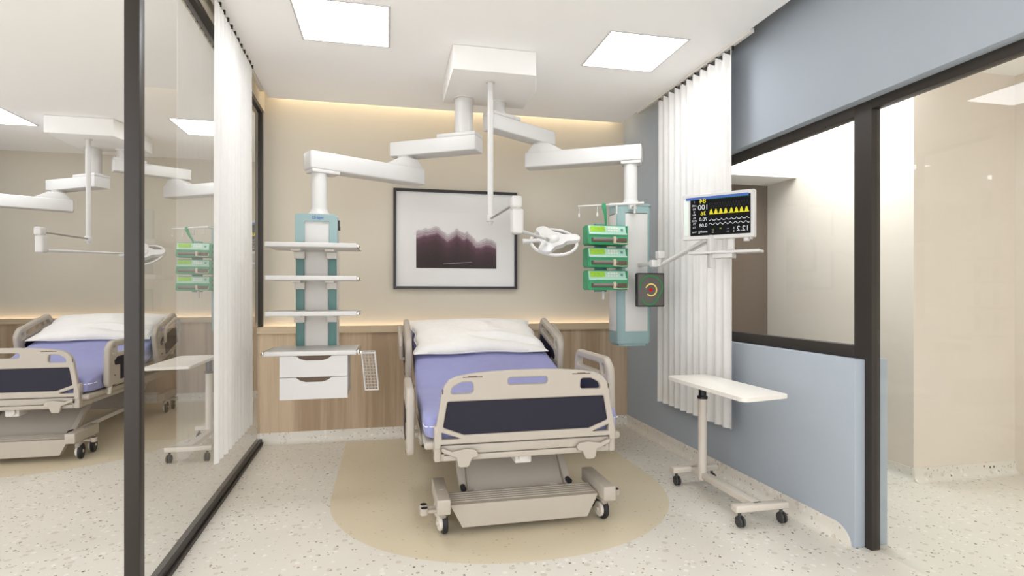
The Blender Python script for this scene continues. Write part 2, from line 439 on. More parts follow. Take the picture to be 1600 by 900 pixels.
# window and glass door in the right wall
ww = thing('window_2', 'interior window in dark bronze frame above the low blue wall', 'window', (2.5, 3.2, 1.0)); ww['kind'] = 'structure'
def wl(mb): return inside(mb, (2.5, 3.2, 1.0))
wl(MB().box(2.473, 2.527, 2.546, 3.95, 2.305, 2.40, .003)).build('head_rail', 'frame', ww)
wl(MB().box(2.473, 2.527, 2.546, 3.95, .99, 1.067, .003)).build('sill_rail', 'frame', ww)
wl(MB().box(2.473, 2.527, 2.436, 2.50, .0, 2.40)).build('post', 'frame', ww)
wl(MB().box(2.473, 2.527, 2.50, 2.547, .99, 2.40)).build('jamb', 'frame', ww)
wl(MB().box(2.473, 2.527, 3.90, 3.95, .99, 2.40, .003)).build('jamb', 'frame', ww)
wl(MB().box(2.496, 2.504, 2.547, 3.90, 1.067, 2.305)).build('pane', 'glass', ww)
dd = thing('door_1', 'frameless glass door leaf below dark bronze head rail', 'door', (2.5, 1.6, 0)); dd['kind'] = 'structure'
inside(MB().box(2.473, 2.527, .4, 2.436, 2.315, 2.40, .003), (2.5, 1.6, 0)).build('head_rail', 'frame', dd)
inside(MB().box(2.49, 2.50, .9, 2.436, .012, 2.315), (2.5, 1.6, 0)).build('pane', 'glass', dd)

# ------------------------------------------------------------------ lights in the place
def ceiling_light(x, y, label):
    t = thing('ceiling_light', label, 'ceiling light', (x, y, CZ), 0, 'square ceiling light panels')
    s = .545/2
    MB().box(-s, s, -s, s, -.003, .01).build('diffuser', 'light', t)
    f = MB()
    for a in (-1, 1):
        f.box(a*(s+.006)-.006, a*(s+.006)+.006, -s-.012, s+.012, -.006, .012)
        f.box(-s, s, a*(s+.006)-.006, a*(s+.006)+.006, -.006, .012)
    f.build('trim_ring', 'white', t)
    return t
ceiling_light(-.27, 3.655, 'square light panel in the ceiling left of the white pendant mount')
ceiling_light(1.69, 3.655, 'square light panel in the ceiling near the right-hand curtain')
ceiling_light(-3.74, 6.28, 'light panel beyond the glass partition at the left edge of the photo')
ceiling_light(-1.80, 6.28, 'light panel beyond the glass partition, partly hidden by the left curtain')
def corridor_light(x, y, label):
    o = MB().box(x-.35, x+.35, y-.62, y+.62, 2.965, 2.979, .003).build('ceiling_light', 'light')
    tag(o, label, 'ceiling light'); return o
corridor_light(3.12, 3.6, 'long ceiling light panel in the corridor beyond the interior window')
tag(MB().box(-1.0, 2.30, 5.335, 5.355, 3.165, 3.18).build('cove_light', 'cove'), 'warm light strip hidden above the ceiling edge at the back wall', 'light strip')
tag(MB().box(-1.1, 2.38, 5.375, 5.40, .99, 1.0).build('ledge_light', 'cove_low'), 'warm light strip behind the wooden ledge over the bed', 'light strip')
tag(MB().box(-9, -1.25, 7.725, 7.75, .99, 1.0).build('ledge_light', 'cove_low'), 'warm light strip behind the wooden ledge of the room beyond the glass', 'light strip')

# ------------------------------------------------------------------ bed
BED = (.77, 3.05, 0)
def make_bed():
    t = thing('hospital_bed', 'cream hospital bed with lavender mattress standing on the beige floor oval under the framed picture', 'bed', BED, 0, 'hospital beds')
    # mattress: profile along y, lofted rounded sections
    def ztop(y):
        a = .672+.02*min(max(y/.9, 0), 1)
        if y > .88: a += (y-.88)*.335
        return a
    def zbot(y):
        a = .531
        if y > .98: a += (y-.98)*.335
        return a
    rows = []
    ny = 44; y0, y1 = .045, 2.12
    for i in range(ny+1):
        y = y0+(y1-y0)*i/ny
        e = min(1, (i/ny)*22, (1-i/ny)*22); shr = .02*(1-math.sqrt(max(0, 1-(1-e)**2)))
        hw = .572-shr; zb = zbot(y)+shr*.6; zt = ztop(y)-shr; zc = (zb+zt)/2; hh = (zt-zb)/2
        row = []
        for k in range(40):
            a = 2*PI*k/40; c, s_ = math.cos(a), math.sin(a); n = 2/11.
            xx = math.copysign(abs(c)**n, c)*hw; zz = math.copysign(abs(s_)**(2/6.5), s_)*hh
            hq = max(0, min(1, (y-.7)/1.2)); row.append(Vector((xx*(1-.07*hq)-.032*hq, y, zc+zz)))
        rows.append(row)
    mt = MB().grid(rows, True, True).build('mattress', 'mattress', t, sharp=1.2)
    for sx in (-1, 1):
        MB().tube([(sx*.47, .042, .612), (sx*.53, .042, .612), (sx*.568, .055, .612), (sx*.575, .10, .612), (sx*.575, .15, .612)], .003, 8).build('corner_strap', 'strap', mt)
    # deck: flat foot section and raised back section
    MB().box(-.575, .575, .025, .98, .488, .532, .016, 3).build('foot_deck', 'cream', t)
    sl = math.atan(.33)
    mx = Matrix.Translation((0, .98, .486)) @ Matrix.Rotation(sl, 4, 'X')
    MB().box(-.54, .505, 0, 1.2, -.005, .04, .012, 3, mx).build('back_deck', 'cream', t)
    # frame under the deck
    fr = MB()
    fr.box(-.49, .49, 0, .055, .465, .515, .006).box(-.475, .475, -.005, .05, .43, .462, .006)
    for s in (-1, 1):
        fr.box(s*.49-.025, s*.49+.025, 0, 2.12, .43, .50, .006)
        fr.box(s*.33-.02, s*.33+.02, .05, 2.0, .435, .49, .004)
    fr.box(-.49, .49, 2.07, 2.12, .43, .5, .006).box(-.47, .47, 1.0, 1.05, .435, .49)
    fr.build('bed_frame', 'cream', t)
    ac = MB().box(-.05, .05, .1, .22, .36, .43, .01); ac.cyl((0, .1, .40), (0, .085, .40), .028); ac.build('actuator', 'offwhite', t)
    for s in (-1, 1):
        p = [(s*.285, .470), (s*.30, .492), (s*.35, .500), (s*.43, .487), (s*.485, .512), (s*.485, .488), (s*.425, .462), (s*.405, .455), (s*.395, .408), (s*.385, .400), (s*.345, .400), (s*.335, .408), (s*.318, .448), (s*.29, .452)]
        MB().add_mesh(plate([fillet(p, .008, 3)], .024, .004), Matrix.Translation((0, -.02, 0)) @ XZ).build('foot_bracket', 'cream', t)
    # footboard
    half = [(.524, .50), (.524, .560), (.512, .63), (.496, .72), (.486, .79), (.470, .842), (.444, .874), (.40, .894), (.31, .908), (.20, .916), (.08, .920)]
    outer = [(-x, z) for x, z in half] + half[::-1]
    outer = outer[:len(half)] + half[::-1] + [(.488, .50), (.488, .524), (-.488, .524), (-.488, .50)]
    def mir(p): return [(-x, z) for x, z in p][::-1]
    hole = fillet([(.308, .800), (.312, .862), (.375, .861), (.425, .835), (.437, .798)], [.02, .02, .03, .03, .022], 5)
    slot = fillet([(-.115, .839), (.115, .839), (.115, .878), (-.115, .878)], .0195, 6)
    panel = fillet([(-.452, .757), (.452, .757), (.476, .617), (.361, .573), (-.361, .573), (-.476, .617)], .012, 4)
    tri = fillet([(.378, .552), (.484, .590), (.482, .552)], .003, 2)
    fb = MB().add_mesh(plate([outer, hole, mir(hole), slot, panel, tri, mir(tri)], .036, .008), XZ).build('footboard', 'cream', t, sharp=.7)
    MB().add_mesh(plate([fillet([(-.455, .760), (.455, .760), (.479, .615), (.362, .570), (-.362, .570), (-.479, .615)], .012, 4)], .014, .001), XZ).build('footboard_panel', 'navy', fb)
    for s in (-1, 1):
        MB().box(s*.315-.055, s*.315+.055, -.0185, -.016, .886, .891).box(s*.315-.025, s*.315+.025, -.0185, -.016, .8905, .894).build('grip_slot', 'dark_gap', fb)
        MB().box(s*.479-.003, s*.479+.003, -.0185, -.016, .80, .826).build('side_slot', 'dark_gap', fb)
    for s in (-1, 1):
        b = MB(); b.box(s*.506-.018, s*.506+.018, -.012, .05, .43, .625, .008); b.build('footboard_post', 'cream', fb)
    # headboard
    hb_o = fillet([(-.50, .55), (.50, .55), (.50, 1.02), (-.50, 1.02)], [.02, .02, .1, .1], 6)
    hb_h = fillet([(-.38, .93), (.38, .93), (.36, .985), (-.36, .985)], .02, 4)
    hb = MB().add_mesh(plate([hb_o, hb_h], .036, .008), Matrix.Translation((0, 2.19, 0)) @ XZ).build('headboard', 'cream', t, sharp=.7)
    for s in (-1, 1): MB().box(s*.40-.02, s*.40+.02, 2.12, 2.2, .45, .6).build('headboard_post', 'cream', hb)
    # side rails: outline in (y,z) about the rail's own foot corner
    def rail_mesh(L):
        o = fillet([(0, 0), (L, 0), (L-.01, .30), (L-.06, .392), (.09, .392), (.015, .33)], [.05, .05, .06, .06, .09, .07], 6)
        h1 = fillet([(.065, .285), (.135, .285), (.135, .338), (.095, .338)], .016, 4)
        h2 = fillet([(.17, .285), (L-.07, .285), (L-.095, .338), (.17, .338)], .02, 4)
        MBx = MB().add_mesh(plate([o, h1, h2], .048, .015), YZ); return MBx
    def rail_panel(L):
        p = [(.10, .215), (.16, .25), (L-.10, .25), (L-.10, .06), (.21, .045), (.21, .175), (.115, .18)]
        return MB().add_mesh(plate([fillet(p, .01, 3)], .054, .001), YZ)
    def rail(x, y, z, L, tilt=0., double=False, link=True):
        mx = Matrix.Translation((x, y, z)) @ Matrix.Rotation(tilt, 4, 'X')
        def place(mb): bmesh.ops.transform(mb.bm, matrix=mx, verts=mb.bm.verts[:]); return mb
        r = place(rail_mesh(L)).build('side_rail', 'cream', t, sharp=.7)
        place(rail_panel(L)).build('rail_panel', 'navy', r)
        s = 1 if x > 0 else -1
        k = MB(); k.cyl((s*.022, .11, .09), (s*.028, .11, .09), .008, 12)
        place(k).build('release_button', 'dark_gap', r)
        place(MB().box(-.026, .026, .07, .12, .006, .014)).build('rail_slot', 'dark_gap', r)
        for yy in (.12, L-.14) if link else ():
            ln = MB(); ln.tube([(-s*.035, yy+.02, -.07), (-s*.03, yy+.01, -.02), (0, yy, .03)], [.017, .02, .016], 10)
            place(ln).build('rail_link', 'offwhite', r)
        if double:
            gh = MB().tube([(s*.05, .16, .20), (s*.055, .17, .30), (s*.055, .22, .345), (s*.055, L-.18, .36), (s*.055, L-.10, .33), (s*.055, L-.08, .24), (s*.05, L-.09, .18)], .016, 10)
            for yy, zz in ((.16, .20), (L-.09, .18)): gh.cyl((s*.05, yy, zz), (s*.01, yy, zz), .014)
            place(gh).build('grab_handle', 'cream', r)
    rail(-.64, .23, .395, .60, link=False); rail(.606, .22, .550, .68)
    rail(-.615, 1.30, .60, .66, math.radians(15), True); rail(.595, 1.30, .60, .66, math.radians(15), True)
    # chassis
    cov = MB().prism([(-.432, .178), (.432, .178), (.366, .050), (-.366, .050)], -.028, .028, 0, Matrix.Translation((0, .05, 0)) @ XZ)
    cov.grid([[Vector((-.43, .03+.0, .178)), Vector((.43, .03, .178))], [Vector((-.43, .20, .186)), Vector((.43, .20, .186))], [Vector((-.43, .20, .12)), Vector((.43, .20, .12))]])
    cov.build('base_cover', 'cream', t)
    rib = MB()
    for i in range(5): rib.box(-.43, .43, .062+i*.029, .068+i*.029, .178+i*.0014, .1835+i*.0014, .001)
    rib.build('cover_ribs', 'cream', t)
    ch = MB()
    for s in (-1, 1):
        ch.box(s*.24-.025, s*.24+.025, .2, 2.0, .125, .165, .006)
    ch.box(-.43, .43, 1.95, 2.1, .13, .2, .006); ch.build('chassis', 'offwhite', t)
    for s in (-1, 1):
        for yb in (.0, 1.80):
            b = MB(); b.box(s*.475-.037, s*.475+.037, yb-.055, yb+.33, .155, .238, .008, 3)
            b.cyl((s*.475, yb+.12, .236), (s*.475, yb+.12, .241), .013)
            blk = b.build('corner_housing', 'cream', t)
            for dy, dz in ((.03, 0), (.10, -.005)):
                if s > 0 and dy < .05: continue
                pd = MB()
                pd.cyl((s*.50, yb+dy, .15+dz), (s*.565, yb+dy, .152+dz), .010, 10)
                pd.lathe([(.020, .135+dz), (.024, .14+dz), (.024, .168+dz), (.02, .172+dz)], (s*.575, yb+dy, 0), 16)
                pd.build('brake_pedal', 'cream', blk)
                MB().lathe([(.018, .17+dz), (.018, .1745+dz)], (s*.575, yb+dy, 0), 16).build('pedal_pad', 'black', blk)
            for dy in (.09, .29):
                y = yb+dy; r = .062; sw = Matrix.Translation((s*.475, y, 0)) @ Matrix.Rotation(math.radians(9), 4, 'Z') @ Matrix.Translation((-s*.475, -y, 0))
                def spin(mb_): bmesh.ops.transform(mb_.bm, matrix=sw, verts=mb_.bm.verts[:]); return mb_
                w_ = MB(); w_.lathe([(r-.012, -.014), (r-.003, -.012), (r, -.005), (r, .005), (r-.003, .012), (r-.012, .014)], mx=Matrix.Translation((s*.475+.012, y, r)) @ Matrix.Rotation(PI/2, 4, 'Y'))
                wh = spin(w_).build('caster_wheel', 'wheel', t)
                h = MB(); h.lathe([(.040, -.012), (.044, -.008), (.044, .004)], mx=Matrix.Translation((s*.475-.008, y, r)) @ Matrix.Rotation(PI/2, 4, 'Y'))
                h.cyl((s*.475-.03, y, r), (s*.475+.03, y, r), .012, 12); spin(h).build('wheel_disc', 'hub', wh)
                fk = MB(); fk.cyl((s*.475, y-.02, .125), (s*.475, y-.02, .16), .02, 14)
                fk.tube([(s*.475, y-.052, .108), (s*.475, y-.03, .128), (s*.475, y, .136), (s*.475, y+.04, .122)], [.014, .022, .026, .014], 12)
                spin(fk).build('caster_fork', 'cream', wh)
    # lifting arms
    for y0_, z0_, y1_, z1_ in ((.27, .15, .66, .46), (1.45, .15, 1.85, .46)):
        for s in (-1, 1):
            d = Vector((0, y1_-y0_, z1_-z0_)); a = math.atan2(d.z, d.y)
            mx = Matrix.Translation((s*.33, y0_, z0_)) @ Matrix.Rotation(a, 4, 'X')
            l = MB().box(-.022, .022, -.03, d.length, -.02, .02, .006, 2, mx).build('lift_arm', 'cream', t)
            c = MB().cyl((s*.33, y0_+.015, z0_+.035), (s*.33, y0_-.03, z0_+.035), .017, 18); c.build('pivot_cap', 'black', l)
        mx = Matrix.Translation((0, y0_+.02, z0_+.0)) @ Matrix.Rotation(a, 4, 'X')
        MB().box(-.30, .30, .0, d.length-.02, -.01, .01, .003, 2, mx).build('lift_panel', 'cream', t)
    return t
bed = make_bed()
copy_tree(bed, (-3.70, 2.06, 0), 'hospital bed beyond the glass partition, cut by the left edge of the photo')

def make_pillow():
    t = thing('pillow', 'white pillow leaning on the raised head of the bed under the framed picture', 'pillow', (.735, 4.70, .985), 0, 'white pillows')
    t.rotation_euler = (math.atan(.345), 0, .035)
    rows = []; nx, ny = 48, 32; W, Hh, T = .545, .345, .085
    def pt(u, v, s):
        e = (1-abs(u)**2.6)**.5*(1-abs(v)**2.6)**.5 if abs(u) < 1 and abs(v) < 1 else 0
        pin = 1-.075*(1-abs(u)**2.4)*0
        x = u*W*(1-.055*(1-v*v)**1.0*abs(u)**3); y = v*Hh*(1-.08*(1-u*u)*abs(v)**3)
        z = s*T*e
        if s > 0:
            z += .012*math.exp(-((u-.15+.25*v)/.12)**2)*e*math.sin(3*v+1)
            d = (v+.55)-.30*(.25-u)*(u > -.2)
            z += -.045*math.exp(-(d/.07)**2)*(1/(1+math.exp(-(u-.05)*9)))*e + .026*math.exp(-((d-.14)/.09)**2)*(1/(1+math.exp(-(u-.05)*9)))*e
            z += .006*math.sin(9*u+4*v)*e*(1-abs(v)) + .008*math.exp(-((v+.8)/.12)**2)*math.sin(7*u)*e
        else: z *= .55
        y += .012*math.sin(u*6+1)*(abs(v)**4)
        x += .010*math.sin(v*9)*(abs(u)**5)
        return Vector((x, y, z))
    mb = MB()
    for s in (1, -1):
        mb.grid([[pt(-1+2*i/nx, -1+2*j/ny, s) for i in range(nx+1)] for j in range(ny+1)])
    bmesh.ops.remove_doubles(mb.bm, verts=mb.bm.verts[:], dist=.0005)
    mb.build('pillow_body', 'pillow', t, sharp=1.6)
    sm = []
    for k in range(120):
        a = k/120*4; i = int(a); f = -1+2*(a-i)
        u, v = ((f, -1), (1, f), (-f, 1), (-1, -f))[i]
        sm.append(pt(u, v, 1))
    MB().tube(sm, .004, 6, True).build('seam_piping', 'pillow', t)
    return t
pil = make_pillow()
copy_tree(pil, (-3.70, 2.06, 0), 'white pillow on the bed beyond the glass partition')

# ------------------------------------------------------------------ ceiling mount and pendants
ND = (-3.63, 2.35, 0)
def make_mount():
    t = thing('ceiling_mount', 'white box mount on the ceiling carrying both jointed pendant arms above the bed', 'ceiling mount', (.78, 4.3, 2.88))
    mb = MB().prism([(.433, 3.79), (1.02, 3.79), (1.098, 4.09), (1.098, 4.50), (.433, 4.50)], 2.88, CZ-.002, .006)
    inside(mb, t.location).build('housing', 'hood', t)
    MB().lathe([(.082, -.006), (.082, .0)], (.585-.78, 4.36-4.3, 0)).build('flange_ring', 'offwhite', t)
    MB().lathe([(.072, -.006), (.072, .0)], (.862-.78, 4.39-4.3, 0)).build('flange_ring', 'offwhite', t)
    return t
mount = make_mount()
copy_tree(mount, ND, 'white box mount on the ceiling beyond the glass partition')

def arm_system(t, col, rc, a0, a1, w1, z1, hub, b0, b1, w2, z2, drop, ztower, collar_end):
    L = t.location
    def bd(mb, name, m='white'): return inside(mb, L).build(name, m, t)
    bd(MB().cyl((col[0], col[1], z1[1]+.0), (col[0], col[1], 2.879), rc, 28), 'ceiling_column')
    d = (Vector(a1)-Vector(a0)).normalized()
    c0 = Vector(col)-d*(.10 if collar_end > 0 else .10); 
    m1 = MB().beam(a0, a1, w1, z1[0], z1[1], .010, 3)
    bd(m1, 'upper_arm')
    p, q = (Vector(col)-d*.20, Vector(a1)) if collar_end > 0 else (Vector(a0), Vector(col)+d*.20)
    bd(MB().beam(p, q, w1*.99, z1[1]-.002, z1[1]+.028, .006, 2), 'arm_collar')
    h = MB().lathe([(.078, z2[1]-.002), (.072, z2[1]+.02), (.058, z1[0]-.02), (.07, z1[0]+.001)], (hub[0], hub[1], 0))
    bd(h, 'elbow_hub')
    bd(MB().beam(b0, b1, w2, z2[0], z2[1], .012, 3), 'lower_arm')
    e = (Vector(b1)-Vector(b0)).normalized()
    hb = Vector(hub); s = 1 if (hb-Vector(b0)).length < (hb-Vector(b1)).length else -1
    far = Vector(b0) if s > 0 else Vector(b1)
    wg = MB()   # sloping saddle round the elbow
    mx = Matrix.Translation((far.x, far.y, 0)) @ Matrix.Rotation(math.atan2(e.y*s, e.x*s), 4, 'Z') @ XZ
    wg.prism([(.02, z2[1]-.004), (.34, z2[1]-.004), (.215, z2[1]+.068), (.075, z2[1]+.068)], -w2*.48, w2*.48, .004, mx)
    bd(wg, 'elbow_saddle')
    pl = MB(); dv = Vector(drop)
    pl.beam(dv-e*.075, dv+e*.13 if s < 0 else dv+e*.085, w2*.86, z2[0]-.022, z2[0]+.002, .004)
    bd(pl, 'swivel_plate')
    bd(MB().lathe([(.085, ztower), (.083, ztower+.012), (.062, ztower+.035), (.055, ztower+.06), (.055, z2[0]-.02)], (drop[0], drop[1], 0)), 'drop_column')

def tower_outline(x0, x1, y0, y1, c): return [(x0+c, y0), (x1-c, y0), (x1, y0+c), (x1, y1-c), (x1-c, y1), (x0+c, y1), (x0, y1-c), (x0, y0+c)]

def make_left_pendant():
    t = thing('supply_pendant', 'white jointed ceiling pendant with teal tower, three shelves and drawer unit left of the bed', 'medical pendant', (-.483, 4.2, .95), 0, 'ceiling supply pendants')
    L = t.location
    arm_system(t, (.587, 4.377), .072, (.055, 4.70), (.698, 4.31), .166, (2.457, 2.575), (.145, 4.625), (-.563, 4.20), (.268, 4.657), .142, (2.234, 2.364), (-.483, 4.233), 1.90, 1)
    x0, x1, y0, y1 = -.628, -.345, 4.10, 4.33
    def bd(mb, name, m, par=t, **k): return inside(mb, L).build(name, m, par, **k)
    tw = bd(MB().prism(tower_outline(x0+.004, x1-.004, y0+.022, y1, .03), .955, 1.90, .004), 'tower', 'offwhite')
    hd_ = fillet([(x0, 1.70), (x1, 1.70), (x1, 1.905), (x0, 1.905)], [.002, .002, .03, .012], 5)
    hd_h = [(x0+.062, 1.69), (x1-.058, 1.69), (x1-.058, 1.852), (x0+.062, 1.852)]
    bd(MB().add_mesh(plate([[(x0, 1.665), (x0+.062, 1.665), (x0+.062, 1.852), (x1-.058, 1.852), (x1-.058, 1.665), (x1, 1.665), (x1, 1.885), (x1-.02, 1.905), (x0+.008, 1.905), (x0, 1.895)]], .05, .003), Matrix.Translation((0, y0+.02, 0)) @ XZ), 'tower_head', 'teal', tw)
    bd(MB().box(x0+.062, x1-.058, y0+.004, y0+.02, 1.655, 1.852, .001), 'front_panel', 'white', tw)
    bd(MB().add_mesh(text_mesh('Dräger', .028), Matrix.Translation((-.475, y0-.006, 1.878)) @ XZ), 'logo', 'logo', tw)
    bd(MB().add_mesh(text_mesh('MOVITA', .009), Matrix.Translation((-.43, y0+.003, 1.842)) @ XZ), 'small_print', 'small_text', tw)
    bd(MB().box(x1-.004, x1+.008, y0+.05, y0+.09, 1.80, 1.87, .003).box(x1, x1+.012, y0+.06, y0+.075, 1.80, 1.825), 'side_knob', 'black', tw)
    for xa, xb in ((x0+.004, x0+.058), (x1-.062, x1-.008)):
        bd(MB().box(xa, xb, y0+.004, y0+.03, .958, 1.665, .003).box(xa+.022, xa+.028, y0+.0035, y0+.005, .96, 1.665), 'tower_rail', 'teal_dark', tw)
    bd(MB().box(x0+.07, x1-.068, y0+.016, y0+.022, .958, 1.655), 'tower_recess', 'offwhite', tw)
    sx0, sx1, sy0 = -.752, -.197, 3.735
    for zb in (1.643, 1.432, 1.203):
        sh = bd(MB().box(sx0, sx1, sy0, y0-.005, zb, zb+.03, .006, 3), 'shelf', 'white')
        for xc in (x0+.034, x1-.036):
            bk = MB()
            bk.box(xc-.034, xc+.034, y0-.05, y0+.012, zb-.055, zb+.001, .004).box(xc-.03, xc+.03, y0-.20, y0-.03, zb-.012, zb+.001)
            bd(bk, 'shelf_bracket', 'offwhite', sh)
        cp = MB(); cp.cyl((sx1-.004, sy0+.02, zb+.012), (sx1+.014, sy0+.02, zb+.012), .011, 14); cp.cyl((sx1-.004, y0-.04, zb+.012), (sx1+.014, y0-.04, zb+.012), .011, 14)
        cp.box(sx1+.004, sx1+.012, sy0+.01, y0-.03, zb+.003, zb+.024, .002)
        bd(cp, 'side_rail', 'chrome', sh)
        cc = MB().cyl((sx1+.013, sy0+.02, zb+.012), (sx1+.017, sy0+.02, zb+.012), .008, 12); bd(cc, 'rail_cap', 'dark_gap', sh)
    wt = bd(MB().box(sx0-.005, sx1, sy0-.02, y0+.02, .953, .982, .006, 3), 'worktop', 'white')
    cp = MB().box(sx1+.006, sx1+.014, sy0+.0, y0-.03, .952, .984, .002).cyl((sx1-.004, sy0+.03, .967), (sx1+.012, sy0+.03, .967), .010, 12)
    cp.box(sx0-.018, sx0-.011, sy0, y0-.03, .955, .98, .002).cyl((sx0-.014, sy0+.02, .967), (sx0+.004, sy0+.02, .967), .009, 12)
    bd(cp, 'side_rail', 'chrome', wt)
    cc = MB().cyl((sx1+.014, sy0+.008, .967), (sx1+.018, sy0+.008, .967), .01, 12).cyl((sx0-.022, sy0+.005, .967), (sx0-.018, sy0+.005, .967), .009, 12); bd(cc, 'rail_cap', 'dark_gap', wt)
    # drawer unit
    dx0, dx1, dz0, dz1, dy = -.664, -.252, .676, .953, 3.73
    un = bd(MB().box(dx0+.004, dx1-.004, dy+.018, y0-.02, dz0+.002, dz1, .003), 'drawer_unit', 'white')
    for za, zb in ((.817, .951), (dz0, .814)):
        cxm = (dx0+dx1)/2
        d_ = MB().add_mesh(plate([[(dx0, za), (dx1, za), (dx1, zb), (cxm+.108, zb), (cxm+.085, zb-.018), (cxm+.05, zb-.029), (cxm-.05, zb-.029), (cxm-.085, zb-.018), (cxm-.108, zb), (dx0, zb)]], .018, .0015), Matrix.Translation((0, dy+.009, 0)) @ XZ)
        dr = bd(d_, 'drawer', 'white', un)
        bd(MB().box(cxm-.112, cxm+.112, dy+.012, dy+.0175, zb-.034, zb-.0005), 'finger_pull', 'dark_gap', dr)
    return t
lp = make_left_pendant()
copy_tree(lp, ND, 'jointed white pendant arm beyond the glass partition at the left edge')

def make_right_pendant():
    t = thing('supply_pendant', 'white jointed ceiling pendant with two-sided teal column right of the bed, by the blue wall', 'medical pendant', (1.93, 4.23, .93), 0, 'ceiling supply pendants')
    L = t.location
    arm_system(t, (.862, 4.392), .062, (.776, 4.344), (1.40, 4.733), .136, (2.643, 2.763), (1.29, 4.66), (1.183, 4.719), (2.035, 4.224), .147, (2.43, 2.56), (1.955, 4.268), 2.065, -1)
    def bd(mb, name, m, par=t, **k): return inside(mb, L).build(name, m, par, **k)
    x0, x1, y0, y1 = 1.79, 2.08, 4.13, 4.36
    tw = bd(MB().prism(tower_outline(x0, x1, y0, y1, .03), .945, 2.05, .004).prism(tower_outline(x0+.02, x1-.02, y0+.02, y1-.02, .03), .925, .946), 'tower', 'teal')
    bd(MB().prism(tower_outline(x0-.003, x1+.003, y0-.003, y1+.003, .03), 2.045, 2.067, .004), 'tower_cap', 'teal', tw)
    bd(MB().box(x0+.055, x1-.045, y0-.004, y0+.01, 1.045, 1.985, .002), 'front_panel', 'white', tw)
    bd(MB().box(x0-.004, x0+.01, y0+.05, y1-.04, 1.045, 1.985, .002), 'side_panel', 'white', tw)
    bd(MB().box(x0+.057, x1-.047, y0-.0015, y0+.001, 1.985, 1.992).box(x0-.0015, x0+.001, y0+.05, y1-.04, 1.985, 1.992), 'panel_gap', 'dark_gap', tw)
    # infusion rail with hooks
    p, q = Vector((1.434, 4.085, 2.02)), Vector((1.86, 3.83, 2.02)); d = (q-p).normalized()
    r = bd(MB().cyl(p, p+d*.26, .006, 12).cyl(p+d*.24, q, .0105, 14), 'infusion_rail', 'white')
    bd(MB().cyl(q-d*.02, (1.90, 4.14, 2.035), .011, 12).box(1.87, 1.93, 4.10, 4.14, 2.015, 2.05, .004), 'rail_bracket', 'white', r)
    for s, thick in ((.008, 0), (.15, 0), (.295, 1), (.43, 1)):
        a = p+d*s
        h = MB()
        if thick: h.tube([a, a-Vector((0, 0, .03)), a-Vector((0, 0, .065))], [.007, .007, .006], 10).ball(a-Vector((0, 0, .068)), .009)
        else: h.cyl(a, a-Vector((0, 0, .055)), .0028, 8).lathe([(.004, -.088), (.0085, -.082), (.0085, -.066), (.004, -.055)], a)
        bd(h, 'bag_hook', 'white', r)
    # equipment post carrying the pumps
    ep = bd(MB().box(1.60, 1.70, 4.155, 4.185, 1.36, 1.90, .004), 'equipment_post', 'teal_dark')
    for z in (1.45, 1.80): bd(MB().box(1.68, 1.80, 4.158, 4.182, z, z+.05, .003), 'post_bracket', 'teal_dark', ep)
    bd(MB().box(1.655, 1.675, 4.14, 4.16, 1.30, 1.37, .004), 'post_foot', 'white', ep)
    a = p+d*.20
    bd(MB().tube([a+Vector((0, 0, .012)), a-Vector((0, 0, .012)), a+Vector((.02, .02, -.075)), a+Vector((.045, .07, -.14))], [.016, .018, .011, .008], 10), 'clamp_lever', 'green', ep)
    bd(MB().cyl(a+Vector((.03, .02, -.03)), a+Vector((.055, .07, -.14)), .0045, 8), 'clamp_rod', 'white', ep)
    # arm for the monitor
    j = bd(MB().box(1.93, 1.99, 3.84, 3.89, 1.545, 1.60, .006).box(1.965, 2.02, 3.80, 3.86, 1.61, 1.665, .006).box(1.95, 1.98, 3.87, 4.131, 1.56, 1.59, .003).cyl((1.99, 3.84, 1.55), (1.99, 3.84, 1.66), .018), 'monitor_joint', 'white')
    bd(MB().tube([(2.0, 3.82, 1.565), (2.05, 3.60, 1.64), (2.115, 3.40, 1.715)], .013, 10), 'monitor_arm', 'white', j)
    bd(MB().tube([(2.02, 3.83, 1.565), (2.07, 3.61, 1.63), (2.135, 3.41, 1.70)], .009, 10), 'arm_strut', 'white', j)
    bd(MB().box(2.105, 2.145, 3.345, 3.385, 1.52, 1.74, .005), 'monitor_post', 'white', j)
    return t
rp_ = make_right_pendant()
copy_tree(rp_, ND, 'jointed pendant with green pumps beyond the glass partition')

